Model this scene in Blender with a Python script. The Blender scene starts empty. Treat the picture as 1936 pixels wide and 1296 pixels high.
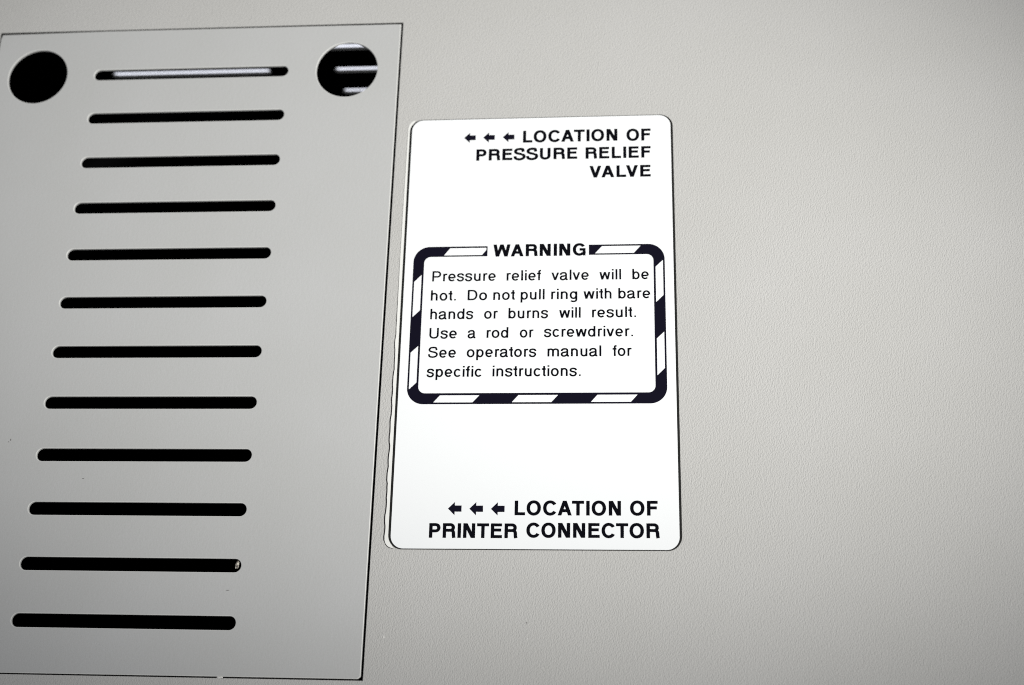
import bpy, bmesh, math, random
import numpy as np
from mathutils import Matrix, Vector

# ----------------------------------------------------------------- camera, world, lamps, exposure
sc = bpy.context.scene
COL = sc.collection
Z0 = 0.22                      # height of the label's middle above the machine's base, metres
MM = 0.001

def P(x, y, d=0.0):            # panel millimetres (right, up, out of the panel) -> world metres
    return Vector((x*MM, -d*MM, y*MM + Z0))

R = [[0.9961974945315591, 0.02478594276641323, -0.08352370280479049],
     [0.004483609051240574, 0.9428233848834421, 0.3332626024125487],
     [0.08700832798599517, -0.33236985717433665, 0.9391271633293179]]
cam = bpy.data.cameras.new('camera')
camo = bpy.data.objects.new('camera', cam); COL.objects.link(camo)
M = Matrix(((1, 0, 0), (0, 0, -1), (0, 1, 0)))
camo.matrix_world = Matrix.Translation(P(23.802, -123.512, 331.151)) @ (M @ Matrix(R).transposed()).to_4x4()
cam.sensor_fit = 'HORIZONTAL'; cam.sensor_width = 36.0; cam.lens = 2419.08/1936*36
cam.clip_start = 0.01; cam.clip_end = 50
cam.dof.use_dof = True; cam.dof.focus_distance = 0.342; cam.dof.aperture_fstop = 10.5
sc.camera = camo

world = bpy.data.worlds.new('World'); sc.world = world; world.use_nodes = True
wt = world.node_tree; wn, wl = wt.nodes, wt.links
bg = wn['Background']
tc = wn.new('ShaderNodeTexCoord'); sep = wn.new('ShaderNodeSeparateXYZ')
wl.new(tc.outputs['Generated'], sep.inputs[0])
mr = wn.new('ShaderNodeMapRange'); mr.interpolation_type = 'SMOOTHSTEP'
mr.inputs['From Min'].default_value = 0.15; mr.inputs['From Max'].default_value = 0.75
wl.new(sep.outputs['Y'], mr.inputs['Value'])
mx = wn.new('ShaderNodeMix'); mx.data_type = 'RGBA'
mx.inputs['A'].default_value = (0.285, 0.292, 0.313, 1)      # the dim room in front of the panel
mx.inputs['B'].default_value = (1.38, 1.42, 1.58, 1)      # the bright window side behind the machine
wl.new(mr.outputs[0], mx.inputs['Factor']); wl.new(mx.outputs['Result'], bg.inputs['Color'])
bg.inputs['Strength'].default_value = 1.0

sp = bpy.data.lights.new('unseen_spot', 'SPOT'); sp.energy = 100; sp.color = (1.0, 0.992, 0.965)
sp.spot_size = 2*0.158; sp.spot_blend = 1.0; sp.shadow_soft_size = 0.05  # unseen added spot; its soft narrow cone imitates lens vignetting
spo = bpy.data.objects.new('unseen_spot', sp); COL.objects.link(spo); spo.location = P(836, -200, 904)
spo.rotation_euler = (P(-14, 40, 0)-spo.location).to_track_quat('-Z', 'Y').to_euler()

vs = sc.view_settings
vs.view_transform = 'Standard'; vs.look = 'None'; vs.exposure = 0.0; vs.gamma = 1.0
vs.use_curve_mapping = False
sc.cycles.use_denoising = False; sc.cycles.filter_width = 1.05

# ----------------------------------------------------------------- materials
def mat(name, base, rough=0.5, spec=0.5):
    m = bpy.data.materials.new(name); m.use_nodes = True
    b = m.node_tree.nodes['Principled BSDF']
    b.inputs['Base Color'].default_value = (*base, 1); b.inputs['Roughness'].default_value = rough
    b.inputs['Specular IOR Level'].default_value = spec
    return m

def paint(name, base, grain, height, tone, rough, scale2=0.45, mixf=0.5):
    """Sprayed powder paint: fine orange peel and a faint mottling of the tone."""
    m = mat(name, base, rough, 0.16); nt = m.node_tree; n, l = nt.nodes, nt.links
    b = n['Principled BSDF']
    t = n.new('ShaderNodeTexCoord'); mp = n.new('ShaderNodeMapping')
    mp.inputs['Scale'].default_value = (1.0, 1.0, 0.72)
    mp.inputs['Rotation'].default_value = (0, math.radians(-14), 0)
    l.new(t.outputs['Object'], mp.inputs[0])
    a = n.new('ShaderNodeTexNoise'); a.inputs['Scale'].default_value = grain; a.inputs['Detail'].default_value = 2.5
    a.inputs['Roughness'].default_value = 0.55
    c = n.new('ShaderNodeTexNoise'); c.inputs['Scale'].default_value = grain*scale2; c.inputs['Detail'].default_value = 1.0
    for q in (a, c): l.new(mp.outputs[0], q.inputs['Vector'])
    mi = n.new('ShaderNodeMix'); mi.inputs['Factor'].default_value = mixf
    l.new(a.outputs['Fac'], mi.inputs['A']); l.new(c.outputs['Fac'], mi.inputs['B'])
    bu = n.new('ShaderNodeBump'); bu.inputs['Strength'].default_value = 1.0; bu.inputs['Distance'].default_value = height
    l.new(mi.outputs['Result'], bu.inputs['Height']); l.new(bu.outputs[0], b.inputs['Normal'])
    # tone: broad patches and tiny pigment speckle
    w = n.new('ShaderNodeTexNoise'); w.inputs['Scale'].default_value = 26; w.inputs['Detail'].default_value = 3
    s = n.new('ShaderNodeTexNoise'); s.inputs['Scale'].default_value = 2600; s.inputs['Detail'].default_value = 1
    for q in (w, s): l.new(t.outputs['Object'], q.inputs['Vector'])
    ad = n.new('ShaderNodeMath'); ad.operation = 'ADD'
    l.new(w.outputs['Fac'], ad.inputs[0]); l.new(s.outputs['Fac'], ad.inputs[1])
    r = n.new('ShaderNodeMapRange'); r.inputs['From Min'].default_value = 0.55; r.inputs['From Max'].default_value = 1.45
    l.new(ad.outputs[0], r.inputs['Value'])
    mc = n.new('ShaderNodeMix'); mc.data_type = 'RGBA'
    mc.inputs['A'].default_value = (base[0]*(1-tone), base[1]*(1-tone), base[2]*(1-tone*1.25), 1)
    mc.inputs['B'].default_value = (base[0]*(1+tone), base[1]*(1+tone), base[2]*(1+tone*1.25), 1)
    l.new(r.outputs[0], mc.inputs['Factor']); l.new(mc.outputs['Result'], b.inputs['Base Color'])
    return m

M_PANEL = paint('beige_grey_panel_paint', (0.440, 0.435, 0.415), 3000, 2.5e-4, 0.04, 0.58, 0.5, 0.3)
M_COVER = paint('grey_cover_paint', (0.428, 0.430, 0.419), 2300, 5e-5, 0.045, 0.56)
M_DARK = mat('cavity_shade_black', (0.006, 0.006, 0.0065), 0.85, 0.1)  # black stands in for the shade inside the housing and gaps
M_WHITE = mat('white_label_film', (0.755, 0.768, 0.765), 0.4, 0.25)
M_BACK = mat('black_label_edge', (0.008, 0.008, 0.007), 0.6, 0.2)
M_INK = mat('blue_black_ink', (0.0055, 0.0048, 0.0115), 0.5, 0.03)
M_TEXT = mat('black_ink', (0.003, 0.003, 0.005), 0.5, 0.02)
M_STRIP = mat('cream_white_adhesive', (0.70, 0.70, 0.665), 0.45, 0.4)
M_SHADOW = mat('painted_contact_shadow', (0.015, 0.013, 0.014), 0.8, 0.2)  # contact shadow beside the adhesive strip, put in as colour
M_GRIT = mat('pale_tan_grit', (0.42, 0.36, 0.26), 0.7, 0.3)
M_MARK = mat('faint_dirt', (0.14, 0.135, 0.13), 0.8, 0.2)
M_RIM = mat('painted_edge_highlight', (0.57, 0.57, 0.545), 0.42, 0.4)  # paler bevel colour stands in for bright highlights along the edges
M_NIB = mat('pale_paint_nib', (0.62, 0.61, 0.58), 0.4, 0.4)
# the white film is not perfectly even
nt = M_WHITE.node_tree; b = nt.nodes['Principled BSDF']
t = nt.nodes.new('ShaderNodeTexCoord'); q = nt.nodes.new('ShaderNodeTexNoise'); q.inputs['Scale'].default_value = 60; q.inputs['Detail'].default_value = 3
bu = nt.nodes.new('ShaderNodeBump'); bu.inputs['Distance'].default_value = 4e-5; bu.inputs['Strength'].default_value = 1
nt.links.new(t.outputs['Object'], q.inputs['Vector']); nt.links.new(q.outputs['Fac'], bu.inputs['Height']); nt.links.new(bu.outputs[0], b.inputs['Normal'])
# grit with grains
nt = M_GRIT.node_tree; b = nt.nodes['Principled BSDF']
t = nt.nodes.new('ShaderNodeTexCoord'); q = nt.nodes.new('ShaderNodeTexNoise'); q.inputs['Scale'].default_value = 1800; q.inputs['Detail'].default_value = 2
cr = nt.nodes.new('ShaderNodeValToRGB'); cr.color_ramp.elements[0].position = 0.4; cr.color_ramp.elements[0].color = (0.09, 0.08, 0.07, 1)
cr.color_ramp.elements[1].position = 0.58; cr.color_ramp.elements[1].color = (0.50, 0.47, 0.40, 1)
nt.links.new(t.outputs['Object'], q.inputs['Vector']); nt.links.new(q.outputs['Fac'], cr.inputs[0]); nt.links.new(cr.outputs[0], b.inputs['Base Color'])

# ----------------------------------------------------------------- helpers
def link(name, me, mats, parent=None):
    o = bpy.data.objects.new(name, me); COL.objects.link(o)
    for m in (mats if isinstance(mats, (list, tuple)) else [mats]): me.materials.append(m)
    if parent: o.parent = parent
    return o

def root(name, label, cat, loc, rot=(0, 0, 0)):
    o = bpy.data.objects.new(name, None); COL.objects.link(o)
    o.empty_display_size = 0.02
    o.location = loc; o.rotation_euler = rot; o['label'] = label; o['category'] = cat
    return o

def area2(c): return 0.5*sum(c[i][0]*c[(i+1) % len(c)][1]-c[(i+1) % len(c)][0]*c[i][1] for i in range(len(c)))

def offset(c, d):              # move every corner of a CCW loop outwards by d
    n = len(c); out = []
    for i in range(n):
        a, b, e = np.array(c[i-1]), np.array(c[i]), np.array(c[(i+1) % n])
        u = (b-a)/max(np.linalg.norm(b-a), 1e-9); v = (e-b)/max(np.linalg.norm(e-b), 1e-9)
        n1 = np.array((u[1], -u[0])); n2 = np.array((v[1], -v[0])); k = n1+n2
        k = k/max(np.dot(k, n1), 0.3)
        out.append(tuple(b+k*d))
    return out

def sheet(name, outer, holes, front, thick, bevel, mats, parent=None, origin=(0, 0), back_mat=None, axis='front', rim=None, wall=None):
    """A plate with rounded-over front edges. outer/holes: loops in mm. front: height of its face above the panel plane (mm)."""
    if area2(outer) < 0: outer = outer[::-1]
    loops = [outer]+[h if area2(h) < 0 else h[::-1] for h in holes]     # holes run clockwise: 'outwards' is into the hole
    bm = bmesh.new()
    def put(x, y, d):
        x -= origin[0]; y -= origin[1]
        if axis == 'front': return bm.verts.new((x*MM, -d*MM, y*MM))
        return bm.verts.new((x*MM, y*MM, d*MM))                          # 'top': loops lie in x, depth
    rings_all = []; fe = []; be = []
    for lp in loops:
        prof = [(-bevel, front), (-bevel*0.3, front-bevel*0.3), (0, front-bevel), (0, front-thick)] if bevel else [(0, front), (0, front-thick)]
        rings = [[put(x, y, d) for x, y in (offset(lp, o) if o else lp)] for o, d in prof]
        n = len(lp)
        for k in range(len(rings)-1):
            for i in range(n):
                f = bm.faces.new((rings[k][i], rings[k+1][i], rings[k+1][(i+1) % n], rings[k][(i+1) % n]))
                f.smooth = False
                if rim is not None and k < len(rings)-2: f.material_index = rim
                if wall is not None and k == len(rings)-2 and lp is not outer: f.material_index = wall
        fe += [bm.edges.get((rings[0][i], rings[0][(i+1) % n])) for i in range(n)]
        be += [bm.edges.get((rings[-1][i], rings[-1][(i+1) % n])) for i in range(n)]
    bm.normal_update()
    bmesh.ops.triangle_fill(bm, use_beauty=True, use_dissolve=False, edges=fe)
    g = bmesh.ops.triangle_fill(bm, use_beauty=True, use_dissolve=False, edges=be)
    if back_mat is not None:
        for f in g['geom']:
            if isinstance(f, bmesh.types.BMFace): f.material_index = back_mat
    bmesh.ops.recalc_face_normals(bm, faces=bm.faces)
    me = bpy.data.meshes.new(name); bm.to_mesh(me); bm.free()
    return link(name, me, mats, parent)

def box(name, lo, hi, mats, parent=None, bevel=0.0):
    bm = bmesh.new(); bmesh.ops.create_cube(bm, size=1)
    for v in bm.verts: v.co = Vector([lo[i]+(v.co[i]+0.5)*(hi[i]-lo[i]) for i in range(3)])*MM
    if bevel: bmesh.ops.bevel(bm, geom=list(bm.edges), offset=bevel*MM, segments=2, affect='EDGES', profile=0.5)
    me = bpy.data.meshes.new(name); bm.to_mesh(me); bm.free()
    return link(name, me, mats, parent)

def rrect(x0, y0, x1, y1, r, n=10):
    pts = []
    for cx, cy, a in ((x1-r, y1-r, 0), (x0+r, y1-r, 90), (x0+r, y0+r, 180), (x1-r, y0+r, 270)):
        for i in range(n+1):
            t = math.radians(a+90*i/n); pts.append((cx+r*math.cos(t), cy+r*math.sin(t)))
    return pts

def circle(cx, cy, r, n=72): return [(cx+r*math.cos(2*math.pi*i/n), cy+r*math.sin(2*math.pi*i/n)) for i in range(n)]
def slot(x0, x1, y, h, n=12):
    return ([(x1-h+h*math.cos(t), y+h*math.sin(t)) for t in np.linspace(-math.pi/2, math.pi/2, n)] +
            [(x0+h+h*math.cos(t), y+h*math.sin(t)) for t in np.linspace(math.pi/2, 3*math.pi/2, n)])

def blob(name, x, y, d, rx, ry, rz, m, parent, seed, o=(0, 0)):
    """A small irregular lump lying on the panel."""
    rnd = random.Random(seed); bm = bmesh.new(); bmesh.ops.create_icosphere(bm, subdivisions=2, radius=1)
    for v in bm.verts:
        k = rnd.uniform(0.75, 1.15)
        v.co = Vector(((x-o[0]+v.co.x*rx*k)*MM, -(d+v.co.y*rz)*MM, (y-o[1]+v.co.z*ry*k)*MM))
    me = bpy.data.meshes.new(name); bm.to_mesh(me); bm.free()
    return link(name, me, m, parent)

# ----------------------------------------------------------------- the machine's housing
XL, XR, YB, YT, DEP = -235, 235, -218, 126.3, 330
PT = 1.2                                            # sheet metal thickness
CV = (-170.0, -97.1, -43.4, 96.95)                  # vent cover: x0, y0, x1, y1
house = root('machine_housing', 'beige grey sheet metal machine housing with fine textured paint, behind the label and vent cover', 'machine housing', P(0, 0, 0))
opening = [(CV[0]-0.28, CV[1]-0.30), (CV[2]+0.68, CV[1]-0.30), (CV[2]+0.68, CV[3]+0.42), (CV[0]-0.28, CV[3]+0.42)]
sheet('front_panel', rrect(XL, YB, XR, YT-PT-0.02, 1.5, 4), [opening], 0.0, PT, 0.10, [M_PANEL, M_DARK], house, back_mat=1, wall=1)  # opening walls coloured black so the gap looks shaded
tops = [slot(x+0.3, x+60.3, -dy, 1.5) for x in (-165.6, -81.6, 2.4, 86.4) for dy in (26, 41, 56, 71, 86)]
sheet('top_panel', [(XL, 0), (XR, 0), (XR, -DEP), (XL, -DEP)], tops, YT, PT, 0.12, [M_PANEL, M_DARK], house, back_mat=1, axis='top')
house.children[-1].data.transform(Matrix.Scale(-1, 4, (0, 1, 0))); house.children[-1].data.flip_normals()
box('side_panel', (XL, PT+0.02, YB), (XL+PT, DEP-PT-0.02, YT-PT-0.02), M_PANEL, house)
box('side_panel', (XR-PT, PT+0.02, YB), (XR, DEP-PT-0.02, YT-PT-0.02), M_PANEL, house)
box('back_panel', (XL, DEP-PT, YB), (XR, DEP, YT-PT-0.02), M_PANEL, house)
box('base_panel', (XL+PT+0.02, PT+0.02, YB), (XR-PT-0.02, DEP-PT-0.02, YB+PT), M_PANEL, house)
# added dark strip behind the cover's edge, blocks light through the gap
block_outer = [(opening[0][0]-5, opening[0][1]-5), (opening[1][0]+5, opening[1][1]-5), (opening[2][0]+5, opening[2][1]+5), (opening[3][0]-5, opening[3][1]+5)]
block_inner = [(opening[0][0]+3, opening[0][1]+3), (opening[1][0]-4.5, opening[1][1]+3), (opening[2][0]-4.5, opening[2][1]-4.5), (opening[3][0]+3, opening[3][1]-4.5)]
sheet('gap_light_block', block_outer, [block_inner], -PT-1.2, 0.6, 0.0, M_DARK, house)
# added black lining keeps the cavity dark: sides, back and floor
bm = bmesh.new()
x0, x1, y0, y1, z0, z1 = [v*MM for v in (XL+3, XR-3, 2.5, DEP-4, YB+4, YT-PT-1.5)]
v = [bm.verts.new(c) for c in ((x0, y0, z0), (x1, y0, z0), (x1, y1, z0), (x0, y1, z0), (x0, y0, z1), (x1, y0, z1), (x1, y1, z1), (x0, y1, z1))]
for f in ((0, 1, 2, 3), (0, 4, 7, 3), (1, 2, 6, 5), (3, 7, 6, 2)): bm.faces.new([v[i] for i in f])
me = bpy.data.meshes.new('added_dark_lining'); bm.to_mesh(me); bm.free()
link('added_dark_lining', me, M_DARK, house)
for i, (x, y, rx, ry) in enumerate(((-38.0, -86.4, 0.22, 0.42), (-1.1, -86.3, 0.16, 0.30))):
    blob('paint_nib', x, y, 0.0, rx, ry, 0.12, M_NIB, house, 10+i)
for i, (x, y, rx, ry) in enumerate(((-1.2, -82.3, 0.15, 0.19),)):
    blob('dirt_mark', x, y, 0.0, rx, ry, 0.04, M_MARK, house, 30+i)

# ----------------------------------------------------------------- the vent cover
cover = root('vent_cover', 'smooth grey rectangular vent cover with twelve horizontal slots and two round holes', 'vent cover', P(CV[0], CV[1], 0))
o = (CV[0], CV[1])
holes = [slot(-137.95, -77.2, 81.47-14.9935*i, 1.80) for i in range(12)]
holes += [circle(-155.99, 81.5, 9.36), circle(-59.15, 81.5, 9.36)]
outl = [(-170.0, -97.1), (-44.1, -97.0), (-43.4, -96.4), (-43.42, 96.9), (-72, 97.0), (-136.4, 97.08), (-169.6, 96.7), (-170.0, 95.2)]
sheet('slotted_plate', outl, holes, -0.06, 0.75, 0.19, [M_COVER, M_DARK, M_RIM], cover, origin=o, back_mat=1, rim=2)
blob('paint_chip', -80.06, -97.22, -0.15, 0.85, 0.28, 0.25, M_NIB, cover, 5, o)
for i, (x, y, rx, ry) in enumerate(((-146.0, -34.3, 0.16, 0.32), (-146.5, -34.9, 0.22, 0.10), (-123.65, -45.2, 0.30, 0.12), (-80.2, -75.0, 0.55, 0.09))):
    blob('dirt_mark', x, y, -0.06, rx, ry, 0.03, M_MARK, cover, 50+i, o)

# ----------------------------------------------------------------- lettering built from strokes
def poly_sdf(X, Y, pts):
    n = len(pts); d = np.full(X.shape, 1e18); ins = np.zeros(X.shape, bool)
    for i in range(n):
        (ax, ay), (bx, by) = pts[i], pts[(i+1) % n]
        ex, ey = bx-ax, by-ay; L = ex*ex+ey*ey
        if L < 1e-12: continue
        t = np.clip(((X-ax)*ex+(Y-ay)*ey)/L, 0, 1)
        d = np.minimum(d, (X-ax-ex*t)**2+(Y-ay-ey*t)**2)
        c = (ay > Y) != (by > Y)
        if ey != 0: ins ^= c & (X < (bx-ax)*(Y-ay)/ey+ax)
    d = np.sqrt(d); return np.where(ins, -d, d)

def stroke_sdf(X, Y, pts, w):
    d = np.full(X.shape, 1e9); n = len(pts)-1
    for i in range(n):
        (ax, ay), (bx, by) = pts[i], pts[i+1]
        ex, ey = bx-ax, by-ay; L = math.hypot(ex, ey)
        if L < 1e-9: continue
        ex /= L; ey /= L
        s = (X-ax)*ex+(Y-ay)*ey; p = np.abs(-(X-ax)*ey+(Y-ay)*ex)
        q = np.hypot(np.maximum(np.maximum(-s, s-L), 0), p)-w/2
        d = np.minimum(d, q)
    for (ax, ay), (bx, by) in ((pts[1], pts[0]), (pts[-2], pts[-1])):       # square off both ends
        L = math.hypot(bx-ax, by-ay); s = ((X-bx)*(bx-ax)+(Y-by)*(by-ay))/L
        d = np.where((s > -w*0.3) & (np.hypot(X-bx, Y-by) < w*0.75), np.maximum(d, s), d)
    return d

def contours(F, xs, ys):
    """Closed zero lines of a grid of signed distances (marching squares)."""
    neg = F < 0; seg = {}
    mix = neg[:-1, :-1].astype(int)+neg[:-1, 1:]+neg[1:, 1:]+neg[1:, :-1]
    def pt(k):
        h, i, j = k
        if h: a, b = F[i, j], F[i, j+1]; t = a/(a-b); return (xs[j]+(xs[j+1]-xs[j])*t, ys[i])
        a, b = F[i, j], F[i+1, j]; t = a/(a-b); return (xs[j], ys[i]+(ys[i+1]-ys[i])*t)
    for i, j in zip(*np.nonzero((mix > 0) & (mix < 4))):
        c = [neg[i, j], neg[i, j+1], neg[i+1, j+1], neg[i+1, j]]
        e = [(1, i, j), (0, i, j+1), (1, i+1, j), (0, i, j)]
        ent = [k for k in range(4) if c[k] and not c[(k+1) % 4]]; ext = [k for k in range(4) if not c[k] and c[(k+1) % 4]]
        for k in ent:                       # inside stays on the left
            m = min(ext, key=lambda z: (k-z) % 4)
            seg[e[k]] = e[m]
    out = []
    while seg:
        k0 = next(iter(seg)); c = []; k = k0
        while k in seg: c.append(pt(k)); k = seg.pop(k)
        if len(c) > 3: out.append(c)
    return out

def simplify(c, tol):
    def dp(a):
        if len(a) < 3: return a
        p, q = np.array(a[0]), np.array(a[-1]); v = q-p; L = np.linalg.norm(v)
        A = np.array(a)-p
        d = np.abs(A[:, 0]*v[1]-A[:, 1]*v[0])/L if L > 1e-9 else np.linalg.norm(A, axis=1)
        i = int(d.argmax())
        if d[i] < tol: return [a[0], a[-1]]
        return dp(a[:i+1])[:-1]+dp(a[i:])
    h = len(c)//2
    return dp(c[:h+1])[:-1]+dp(c[h:]+c[:1])[:-1]

def fill(cs):
    bm = bmesh.new(); ed = []
    for c in cs:
        v = [bm.verts.new((x, 0, y)) for x, y in c]
        ed += [bm.edges.new((v[i], v[(i+1) % len(v)])) for i in range(len(v))]
    bmesh.ops.triangle_fill(bm, use_beauty=True, use_dissolve=False, edges=ed)
    want = abs(sum(area2(c) for c in cs)); got = sum(f.calc_area() for f in bm.faces)
    if abs(got-want) > 0.01*want:                    # the fill went wrong: let the other triangulator do it
        from mathutils.geometry import delaunay_2d_cdt
        vin, ein, k = [], [], 0
        for c in cs:
            vin += [Vector(p) for p in c]; ein += [(k+i, k+(i+1) % len(c)) for i in range(len(c))]; k += len(c)
        vo, _, fo = delaunay_2d_cdt(vin, ein, [], 2, 1e-7)[:3]
        fo = [list(f) for f in fo]
        def inside(x, y):
            n = 0
            for c in cs:
                for (ax, ay), (bx, by) in zip(c, c[1:]+c[:1]):
                    if (ay > y) != (by > y) and x < (bx-ax)*(y-ay)/(by-ay)+ax: n ^= 1
            return n
        fo = [f for f in fo if inside(sum(vo[i].x for i in f)/len(f), sum(vo[i].y for i in f)/len(f))]
        bm.free(); return [(p.x, p.y) for p in vo], [f if area2([vo[i] for i in f]) > 0 else f[::-1] for f in fo]
    bm.verts.index_update()
    V = [(w.co.x, w.co.z) for w in bm.verts]; Fs = []
    for f in bm.faces:
        t = [w.index for w in f.verts]
        if area2([V[i] for i in t]) < 0: t.reverse()
        Fs.append(t)
    bm.free(); return V, Fs

def arc(cx, cy, rx, ry, a0, a1, n=22, e=2.0):
    o = []
    for t in np.radians(np.linspace(a0, a1, n)):
        c, s = math.cos(t), math.sin(t)
        o.append((cx+rx*math.copysign(abs(c)**(2/e), c), cy+ry*math.copysign(abs(s)**(2/e), s)))
    return o

def smooth(pts, n=7):          # a curve through the given points
    p = [np.array(q, float) for q in pts]; p = [2*p[0]-p[1]]+p+[2*p[-1]-p[-2]]; o = []
    for i in range(1, len(p)-2):
        for t in np.linspace(0, 1, n, endpoint=False):
            o.append(tuple(0.5*(2*p[i]+(p[i+1]-p[i-1])*t+(2*p[i-1]-5*p[i]+4*p[i+1]-p[i+2])*t*t+(3*p[i]-p[i-1]-3*p[i+1]+p[i+2])*t**3)))
    return o+[tuple(p[-2])]

def glyph(ch, V, H):
    """Parts of a letter: ('s', points) a stroke, ('r', x0,y0,x1,y1) a bar, ('p', points) a solid, ('o', bbox) a ring. Cap height 718."""
    h = H/2; v = V/2; C = 718
    bar = lambda x0, y0, x1, y1: ('p', [(x0, y0), (x1, y0), (x1, y1), (x0, y1)])
    def leg(b, t, d, y0=0, y1=C): return ('p', [(b-d/2, y0), (b+d/2, y0), (t+d/2, y1), (t-d/2, y1)])
    d = V*1.08
    def bowl(x0, x1, y0, y1):
        r = (y1-y0-H)/2; rx = r*1.05; cx = x1-v-rx; cy = (y0+y1)/2
        return [bar(x0, y1-H, cx, y1), bar(x0, y0, cx, y0+H), ('s', [(cx-8, y1-h)]+arc(cx, cy, rx, r, 90, -90, 20, 2.15)+[(cx-8, y0+h)])]
    if ch == 'L': return [bar(76, 0, 76+V, C), bar(76, 0, 583, H)], 611
    if ch == 'I': return [bar(72, 0, 72+V, C)], 275
    if ch == 'T': return [bar(14, C-H, 598, C), bar(306-v, 0, 306+v, C)], 611
    if ch == 'E': return [bar(76, 0, 76+V, C), bar(76, C-H, 617, C), bar(76, 318, 580, 318+H), bar(76, 0, 625, H)], 667
    if ch == 'F': return [bar(76, 0, 76+V, C), bar(76, C-H, 587, C), bar(76, 300, 545, 300+H)], 611
    if ch == 'O': return [('o', (44, -14, 734, 732), 2.12)], 778
    if ch == 'C': return [('s', arc(44+v+345-v, 359, 345-v, 373-h, 33, 327, 40, 2.1))], 722
    if ch == 'G': return [('s', arc(389, 359, 345-v, 373-h, 34, 318, 40, 2.1)), bar(400, 285, 713, 285+H), bar(713-V*0.80, 0, 713, 285+H),
                          ('s', [(600, 118), (640, 165), (713-V*0.45, 250)])], 778
    if ch == 'N': return [bar(69, 0, 69+V, C), bar(654-V, 0, 654, C), ('p', [(69, C), (69+d*1.12, C), (654, 0), (654-d*1.12, 0)])], 722
    if ch == 'A': return [leg(20+d/2, 361, d), leg(702-d/2, 361, d), bar(170, 158, 550, 158+H)], 722
    if ch == 'V': return [leg(333, 19+d/2, d), leg(333, 648-d/2, d)], 667
    if ch == 'W': return [leg(245, 15+d/2, d*.96), leg(245, 472, d*.96), leg(699, 472, d*.96), leg(699, 929-d/2, d*.96)], 944
    if ch == 'P': return [bar(73, 0, 73+V, C)]+bowl(73, 627, 262, C), 667
    if ch == 'R': return [bar(73, 0, 73+V, C)]+bowl(73, 665, 296, C)+[('s', [(440, 296+h)]+arc(440, 296+h-150, 160, 150, 88, 8, 12, 2.4)+[(604, 110), (626, 0)])], 722
    if ch == 'S' and V > 100:
        return [('s', smooth([(614-v, 500), (612-v-18, 585), (490, 664), (340, 682), (190, 655), (110, 560), (128, 470), (215, 415), (345, 381), (478, 345), (565, 280), (580, 195), (520, 95), (345, 38), (165, 72), (100, 150), (92, 238)]))], 667
    if ch == 'S': return [('s', smooth([(572, 510), (552, 600), (460, 675), (335, 698), (195, 670), (118, 580), (118, 500), (180, 425), (330, 380), (480, 342), (570, 280), (590, 200), (545, 90), (440, 38), (335, 22), (185, 50), (105, 130), (86, 235)]))], 667
    if ch == 'U': return [bar(72, 240, 72+V, C), bar(651-V, 240, 651, C), ('s', [(72+v, 250)]+arc(361.5, 240, 289.5-v, 254-h, 180, 360, 26, 2.15)+[(651-v, 250)])], 722
    if ch == 'D': return [bar(81, 0, 81+V, C), bar(81, C-H, 360, C), bar(81, 0, 360, H), ('s', [(350, C-h)]+arc(360, 359, 314-v, 359-h, 90, -90, 26, 2.15)+[(350, h)])], 722
    X = 524
    if ch == 'o': return [('o', (35, -14, 521, 538), 2.1)], 556
    if ch == 'b': return [bar(58, 0, 58+V, C), ('o', (62, -14, 517, 538), 2.1)], 556
    if ch == 'd': return [bar(499-V, 0, 499, C), ('o', (35, -14, 493, 538), 2.1)], 556
    if ch == 'p': return [bar(58, -207, 58+V, X), ('o', (62, -14, 517, 538), 2.1)], 556
    if ch == 'g': return [bar(499-V, -40, 499, X), ('o', (38, -4, 493, 538), 2.1), ('s', [(499-v, -30)]+arc(270, -40, 229-v, 178-h, 0, -152, 22, 2.1))], 556
    if ch == 'c': return [('s', arc(266, 262, 236-v, 276-h, 40, 322, 36, 2.1))], 500
    if ch == 'e': return [('s', [(60, 268-20+0.1), (510-v, 248)]), ('s', arc(278, 262, 238-v, 276-h, -4, 318, 40, 2.1))], 556
    if ch == 's': return [('s', smooth([(428, 375), (405, 445), (335, 490), (245, 500), (150, 482), (92, 420), (100, 350), (160, 308), (245, 287), (345, 258), (408, 205), (412, 130), (350, 50), (250, 24), (145, 42), (85, 105), (72, 170)]))], 500
    if ch == 'f': return [bar(90, 0, 90+V, 600), bar(14, X-H, 262, X), ('s', [(90+v, 590)]+arc(230, 590, 140-v, 132-h, 180, 90, 12, 2.3)+[(266, 722-h)])], 285
    if ch == 't': return [bar(98, 110, 98+V, 668), bar(14, X-H, 257, X), ('s', [(98+v, 120)]+arc(210, 112, 112-v, 118-h, 180, 270, 12, 2.3)+[(257, h-6)])], 278
    if ch in 'hn': return [bar(65, 0, 65+V, C if ch == 'h' else X), bar(491-V, 0, 491, 350), ('s', [(65+v, 250), (65+v, 320)]+arc(278, 330, 213-v, 208-h, 178, 0, 24, 2.15)+[(491-v, 320)])], 556
    if ch == 'm': return ([bar(65, 0, 65+V, X)]+[bar(x-V, 0, x, 370) for x in (458, 769)]+
                          [('s', [(a+v, 260), (a+v, 340)]+arc((a+b)/2, 350, (b-a)/2-v, 188-h, 178, 0, 20, 2.2)+[(b-v, 340)]) for a, b in ((65, 458), (458-V, 769))]), 833
    if ch == 'r': return [bar(77, 0, 77+V, X), ('s', smooth([(77+v, 250), (82+v, 350), (160, 440), (240, 482), (335, 530-h)]))], 340
    if ch == 'u': return [bar(68, 170, 68+V, X), bar(489-V, 0, 489, X), ('s', [(68+v, 200)]+arc(278, 194, 210-v, 208-h, 180, 358, 24, 2.15)+[(489-v, 280)])], 556
    if ch == 'v': return [leg(250, 8+d/2, d, 0, X), leg(250, 492-d/2, d, 0, X)], 500
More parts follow.
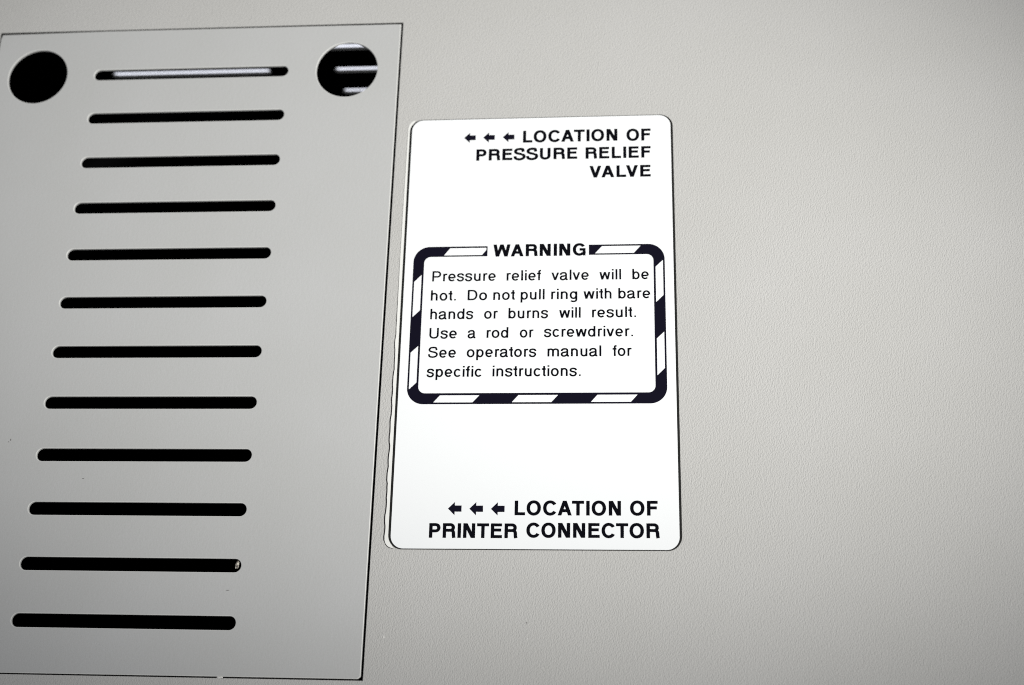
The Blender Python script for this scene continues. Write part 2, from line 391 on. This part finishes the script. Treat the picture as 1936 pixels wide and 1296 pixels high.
    if ch == 'w': return [leg(195, 14+d/2, d, 0, X), leg(195, 361, d, 0, X), leg(530, 361, d, 0, X), leg(530, 709-d/2, d, 0, X)], 722
    if ch == 'i': return [bar(67, 0, 67+V, X), bar(67, 616, 67+V, C)], 222
    if ch == 'l': return [bar(67, 0, 67+V, C)], 222
    if ch == '.': return [bar(87, 0, 191, 104)], 278
    if ch == 'a': return [('s', smooth([(74, 355), (100, 440), (180, 490), (270, 502), (360, 485), (412, 420), (417, 340)])), ('s', [(417, 345), (417, 120)]+arc(470, 100, 53, 64, 180, 270, 8)+[(522, 34)]),
                          ('s', smooth([(417, 318), (365, 292), (255, 274), (140, 245), (84, 185), (80, 120), (125, 48), (215, 24), (310, 50), (385, 115), (417, 195)]))], 556
    raise KeyError(ch)

CACHE = {}
def letter(ch, V, H):
    k = (ch, V, H)
    if k not in CACHE:
        parts, adv = glyph(ch, V, H)
        st = 9.0; q = V/H                                   # heights stretched so that strokes are V wide and H tall
        xs = np.arange(-40, adv+120, st); ys = np.arange(-250*q, 770*q, st)
        X, Y = np.meshgrid(xs, ys); F = np.full(X.shape, 1e9)
        sq = lambda pts: [(x, y*q) for x, y in pts]
        for p in parts:
            if p[0] == 's': g = stroke_sdf(X, Y, sq(p[1]), V)
            elif p[0] == 'p': g = poly_sdf(X, Y, sq(p[1]))
            else:
                x0, y0, x1, y1 = p[1]; cx, cy = (x0+x1)/2, (y0+y1)/2
                a = sq(arc(cx, cy, (x1-x0)/2, (y1-y0)/2, 0, 360, 61, p[2])[:-1]); i = sq(arc(cx, cy, (x1-x0)/2-V, (y1-y0)/2-H, 0, 360, 61, p[2])[:-1])
                g = np.maximum(poly_sdf(X, Y, a), -poly_sdf(X, Y, i))
            F = np.minimum(F, g)
        F = np.where(np.abs(F) < 1e-6, 1e-6, F)
        cs = [simplify(c, 1.0) for c in contours(F, xs, ys)]
        cs = [[(x, y/q) for x, y in c] for c in cs]
        V2, Fs = fill(cs); xx = [a for a, _ in V2]
        CACHE[k] = (V2, Fs, min(xx), max(xx), adv)
    return CACHE[k]

TH = math.radians(0.2)                                      # the label sits a hair out of square
def loc(x, y): return (x*math.cos(TH)+y*math.sin(TH), -x*math.sin(TH)+y*math.cos(TH))

def words(name, items, cap, V, H, d, m, parent):
    """items: (word, left, right, baseline) in panel mm; letters are spaced to fill left..right."""
    vs_, fs_ = [], []
    s = cap/718
    for w, x0, x1, y in items:
        G = [letter(c, V, H) for c in w]
        pos = [0.0]
        for a, b in zip(w, w[1:]):
            kern = {'AT': -45, 'LV': -70, 'AV': -55, 'VA': -55, 'AL': 0, 'WA': -35, 'AR': 0, 'TI': 0, 'LO': -15, 'CA': -10, 'EF': 0}.get(a+b, 0)
            pos.append(pos[-1]+letter(a, V, H)[4]+kern)
        nat = (pos[-1]+G[-1][3]-G[0][2])*s
        tr = (x1-x0-nat)/max(len(w)-1, 1)
        sx = 1.0
        lim = 0.06*cap/2.9
        if tr > lim: sx = 1+(tr-lim)*(len(w)-1)/nat; tr = lim
        if tr < -0.06: sx = 1+(tr+0.06)*(len(w)-1)/nat; tr = -0.06
        lx, ly = loc(x0, y)
        for i, g in enumerate(G):
            b0 = len(vs_)
            for a, b in g[0]: vs_.append(((lx+(pos[i]+a-G[0][2])*s*sx+tr*i)*MM, -d*MM, (ly+b*s)*MM))
            fs_ += [[b0+k for k in f] for f in g[1]]
    me = bpy.data.meshes.new(name); me.from_pydata(vs_, [], fs_)
    o = link(name, me, m, parent)
    return o

# ----------------------------------------------------------------- the label
label = root('warning_label', 'white rectangular warning label with rounded corners and black lettering, stuck right of the vent cover', 'label', P(0, 0, 0), (0, -TH, 0))
sheet('black_edge', rrect(-38.50, -63.68, 38.42, 63.68, 3.8), [], 0.10, 0.10, 0.0, M_BACK, label)
FACE = 0.22
sheet('white_face', rrect(-37.84, -63.45, 37.76, 63.45, 3.4), [], FACE, 0.12, 0.03, M_WHITE, label)
# strip of adhesive film showing past the left edge, with an uneven outer side
rnd = random.Random(4)
ys = np.linspace(61.0, -61.2, 130); edge = []
for y in ys:
    t = (61-y)/122
    x = -39.05-0.32*min(1, t*3)-0.04*math.sin(t*9)
    if t > 0.52: x += -0.12*math.sin((t-0.52)*60)*0.6-0.07*math.sin(t*140)+rnd.uniform(-0.06, 0.06)
    else: x += rnd.uniform(-0.012, 0.012)
    edge.append((x, y))
inner = [(-37.4, y) for y in (62.4, 0, -62.6)]
topc = [(-37.0, 63.55), (-37.6, 63.35), (-38.2, 62.9), (-38.75, 62.1)]
botc = [(-39.35, -61.6), (-39.05, -62.3), (-38.55, -62.85), (-37.9, -63.2), (-37.0, -63.4)]
sheet('adhesive_strip', [inner[0]]+topc+edge+botc+[inner[2], inner[1]], [], 0.085, 0.085, 0.0, M_STRIP, label)
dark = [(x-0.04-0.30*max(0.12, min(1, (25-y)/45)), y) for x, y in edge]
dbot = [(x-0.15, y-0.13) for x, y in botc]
sheet('contact_shadow_line', [inner[0]]+[(x+0.0, y) for x, y in topc]+dark+dbot+[inner[2], inner[1]], [], 0.03, 0.03, 0.0, M_SHADOW, label)  # dark sheet drawn as the strip's contact shadow, wider lower down

INK = FACE+0.012
def arrows(xs, y, L, Ht):
    for x in xs:
        lx, ly = loc(x, y)
        k = Ht*0.235; hl = L*0.50
        pts = [(lx, ly), (lx+hl, ly-Ht/2), (lx+hl, ly-k), (lx+L, ly-k), (lx+L, ly+k), (lx+hl, ly+k), (lx+hl, ly+Ht/2)]
        me = bpy.data.meshes.new('arrow'); me.from_pydata([(a*MM, -INK*MM, c*MM) for a, c in pts], [], [(0, 1, 2, 3, 4, 5, 6)])
        link('arrow', me, M_INK, label)
arrows((-22.5, -16.9, -11.15), 57.24, 3.42, 3.3)
arrows((-22.7, -17.0, -11.28), -52.88, 3.62, 3.55)
BV, BH = 168, 148
words('heading_lettering', [('LOCATION', -5.2, 22.25, 55.34), ('OF', 24.85, 31.83, 55.30)], 3.90, BV, BH, INK, M_TEXT, label)
words('heading_lettering', [('PRESSURE', -18.72, 10.68, 49.70), ('RELIEF', 13.06, 31.78, 49.74)], 3.73, BV, BH, INK, M_TEXT, label)
words('heading_lettering', [('VALVE', 14.2, 31.71, 43.68)], 3.76, BV, BH, INK, M_TEXT, label)
words('warning_title', [('WARNING', -12.85, 13.30, 19.34)], 3.74, BV+6, BH, INK, M_TEXT, label)
words('heading_lettering', [('LOCATION', -5.0, 22.9, -54.55), ('OF', 25.25, 32.44, -54.40)], 3.92, BV, BH, INK, M_TEXT, label)
words('heading_lettering', [('PRINTER', -27.45, -4.07, -60.70), ('CONNECTOR', -1.78, 32.90, -60.42)], 3.90, BV, BH, INK, M_TEXT, label)
LINES = [
 [('Pressure', -29.9, -11.90, 11.95), ('relief', -8.85, 0.80, 12.0), ('valve', 3.72, 14.18, 12.04), ('will', 17.14, 23.16, 12.07), ('be', 26.26, 30.83, 12.11)],
 [('hot.', -30.05, -22.94, 6.14), ('Do', -19.66, -14.18, 6.18), ('not', -12.45, -6.42, 6.22), ('pull', -4.78, 1.92, 6.26), ('ring', 3.74, 11.02, 6.30), ('with', 12.73, 20.49, 6.35), ('bare', 22.36, 31.18, 6.40)],
 [('hands', -29.95, -17.85, 0.57), ('or', -14.84, -11.02, 0.64), ('burns', -8.05, 3.02, 0.70), ('will', 6.06, 11.99, 0.77), ('result.', 15.12, 27.20, 0.84)],
 [('Use', -29.95, -22.24, -5.12), ('a', -19.25, -17.15, -5.07), ('rod', -13.96, -7.94, -5.01), ('or', -4.76, -0.97, -4.95), ('screwdriver.', 1.88, 26.32, -4.82)],
 [('See', -30.03, -22.27, -10.74), ('operators', -19.29, -0.07, -10.63), ('manual', 2.98, 17.70, -10.51), ('for', 20.76, 25.95, -10.42)],
 [('specific', -30.18, -15.01, -16.33), ('instructions.', -11.98, 12.11, -16.21)]]
for ln in LINES: words('body_lettering', ln, 3.13, 118, 108, INK, M_TEXT, label)

# hazard border: a rounded ring with slanted white bars left open
st = 0.12
xs = np.arange(-36.2, 36.2, st); ys = np.arange(-25, 23.5, st); X, Y = np.meshgrid(xs, ys)
def rr(x0, y0, x1, y1, r):
    cx, cy, hx, hy = (x0+x1)/2, (y0+y1)/2, (x1-x0)/2-r, (y1-y0)/2-r
    qx, qy = np.abs(X-cx)-hx, np.abs(Y-cy)-hy
    return np.hypot(np.maximum(qx, 0), np.maximum(qy, 0))+np.minimum(np.maximum(qx, qy), 0)-r
F = np.maximum(rr(-35.45, -24.02, 35.34, 22.66, 4.6), -rr(-32.37, -20.90, 32.22, 19.55, 1.9))
F = np.maximum(F, -(np.maximum(np.abs(X+0.1)-14.32, -(Y-10))))
PG = [[(-25.1, 22.17), (-14.75, 22.17), (-14.75, 21.5), (-15.95, 19.96), (-26.8, 19.96)], [(17.9, 22.17), (28.72, 22.17), (26.8, 19.98), (15.94, 19.98)],
      [(-26.3, -21.50), (-15.45, -21.50), (-17.3, -23.54), (-28.1, -23.54)], [(-4.8, -21.50), (6.0, -21.50), (4.14, -23.54), (-6.62, -23.54)], [(16.6, -21.50), (27.4, -21.50), (25.58, -23.54), (14.8, -23.54)],
      [(-34.97, 12.0), (-32.92, 14.12), (-32.92, 3.42), (-34.97, 1.34)], [(-34.97, -9.1), (-32.92, -7.15), (-32.92, -17.78), (-34.97, -19.8)],
      [(32.78, 15.72), (34.84, 17.74), (34.84, 7.22), (32.78, 5.12)], [(32.78, -5.52), (34.84, -3.52), (34.84, -14.02), (32.78, -16.1)]]
for pg in PG: F = np.maximum(F, -poly_sdf(X, Y, pg))
F = np.where(np.abs(F) < 1e-7, 1e-7, F)
Vb, Fb = fill([simplify(c, 0.012) for c in contours(F, xs, ys)])
me = bpy.data.meshes.new('warning_border'); me.from_pydata([(a*MM, -INK*MM, c*MM) for a, c in Vb], [], Fb)
link('warning_border', me, M_INK, label)

# ----------------------------------------------------------------- a flake of grit caught in a slot
rnd = random.Random(11); bm = bmesh.new(); bmesh.ops.create_icosphere(bm, subdivisions=2, radius=1)
for v in bm.verts:
    k = rnd.uniform(0.7, 1.15); c = v.co
    v.co = Vector((c.x*0.62*k+0.25*c.z*0.5, c.y*0.5, c.z*1.05*k))*MM
me = bpy.data.meshes.new('grit_flake'); bm.to_mesh(me); bm.free()
g = link('grit_flake', me, M_GRIT); g.location = P(-78.45, -68.15, -0.75)
g['label'] = 'tiny pale greyish tan flake of grit lodged in the right end of a vent slot'; g['category'] = 'grit'
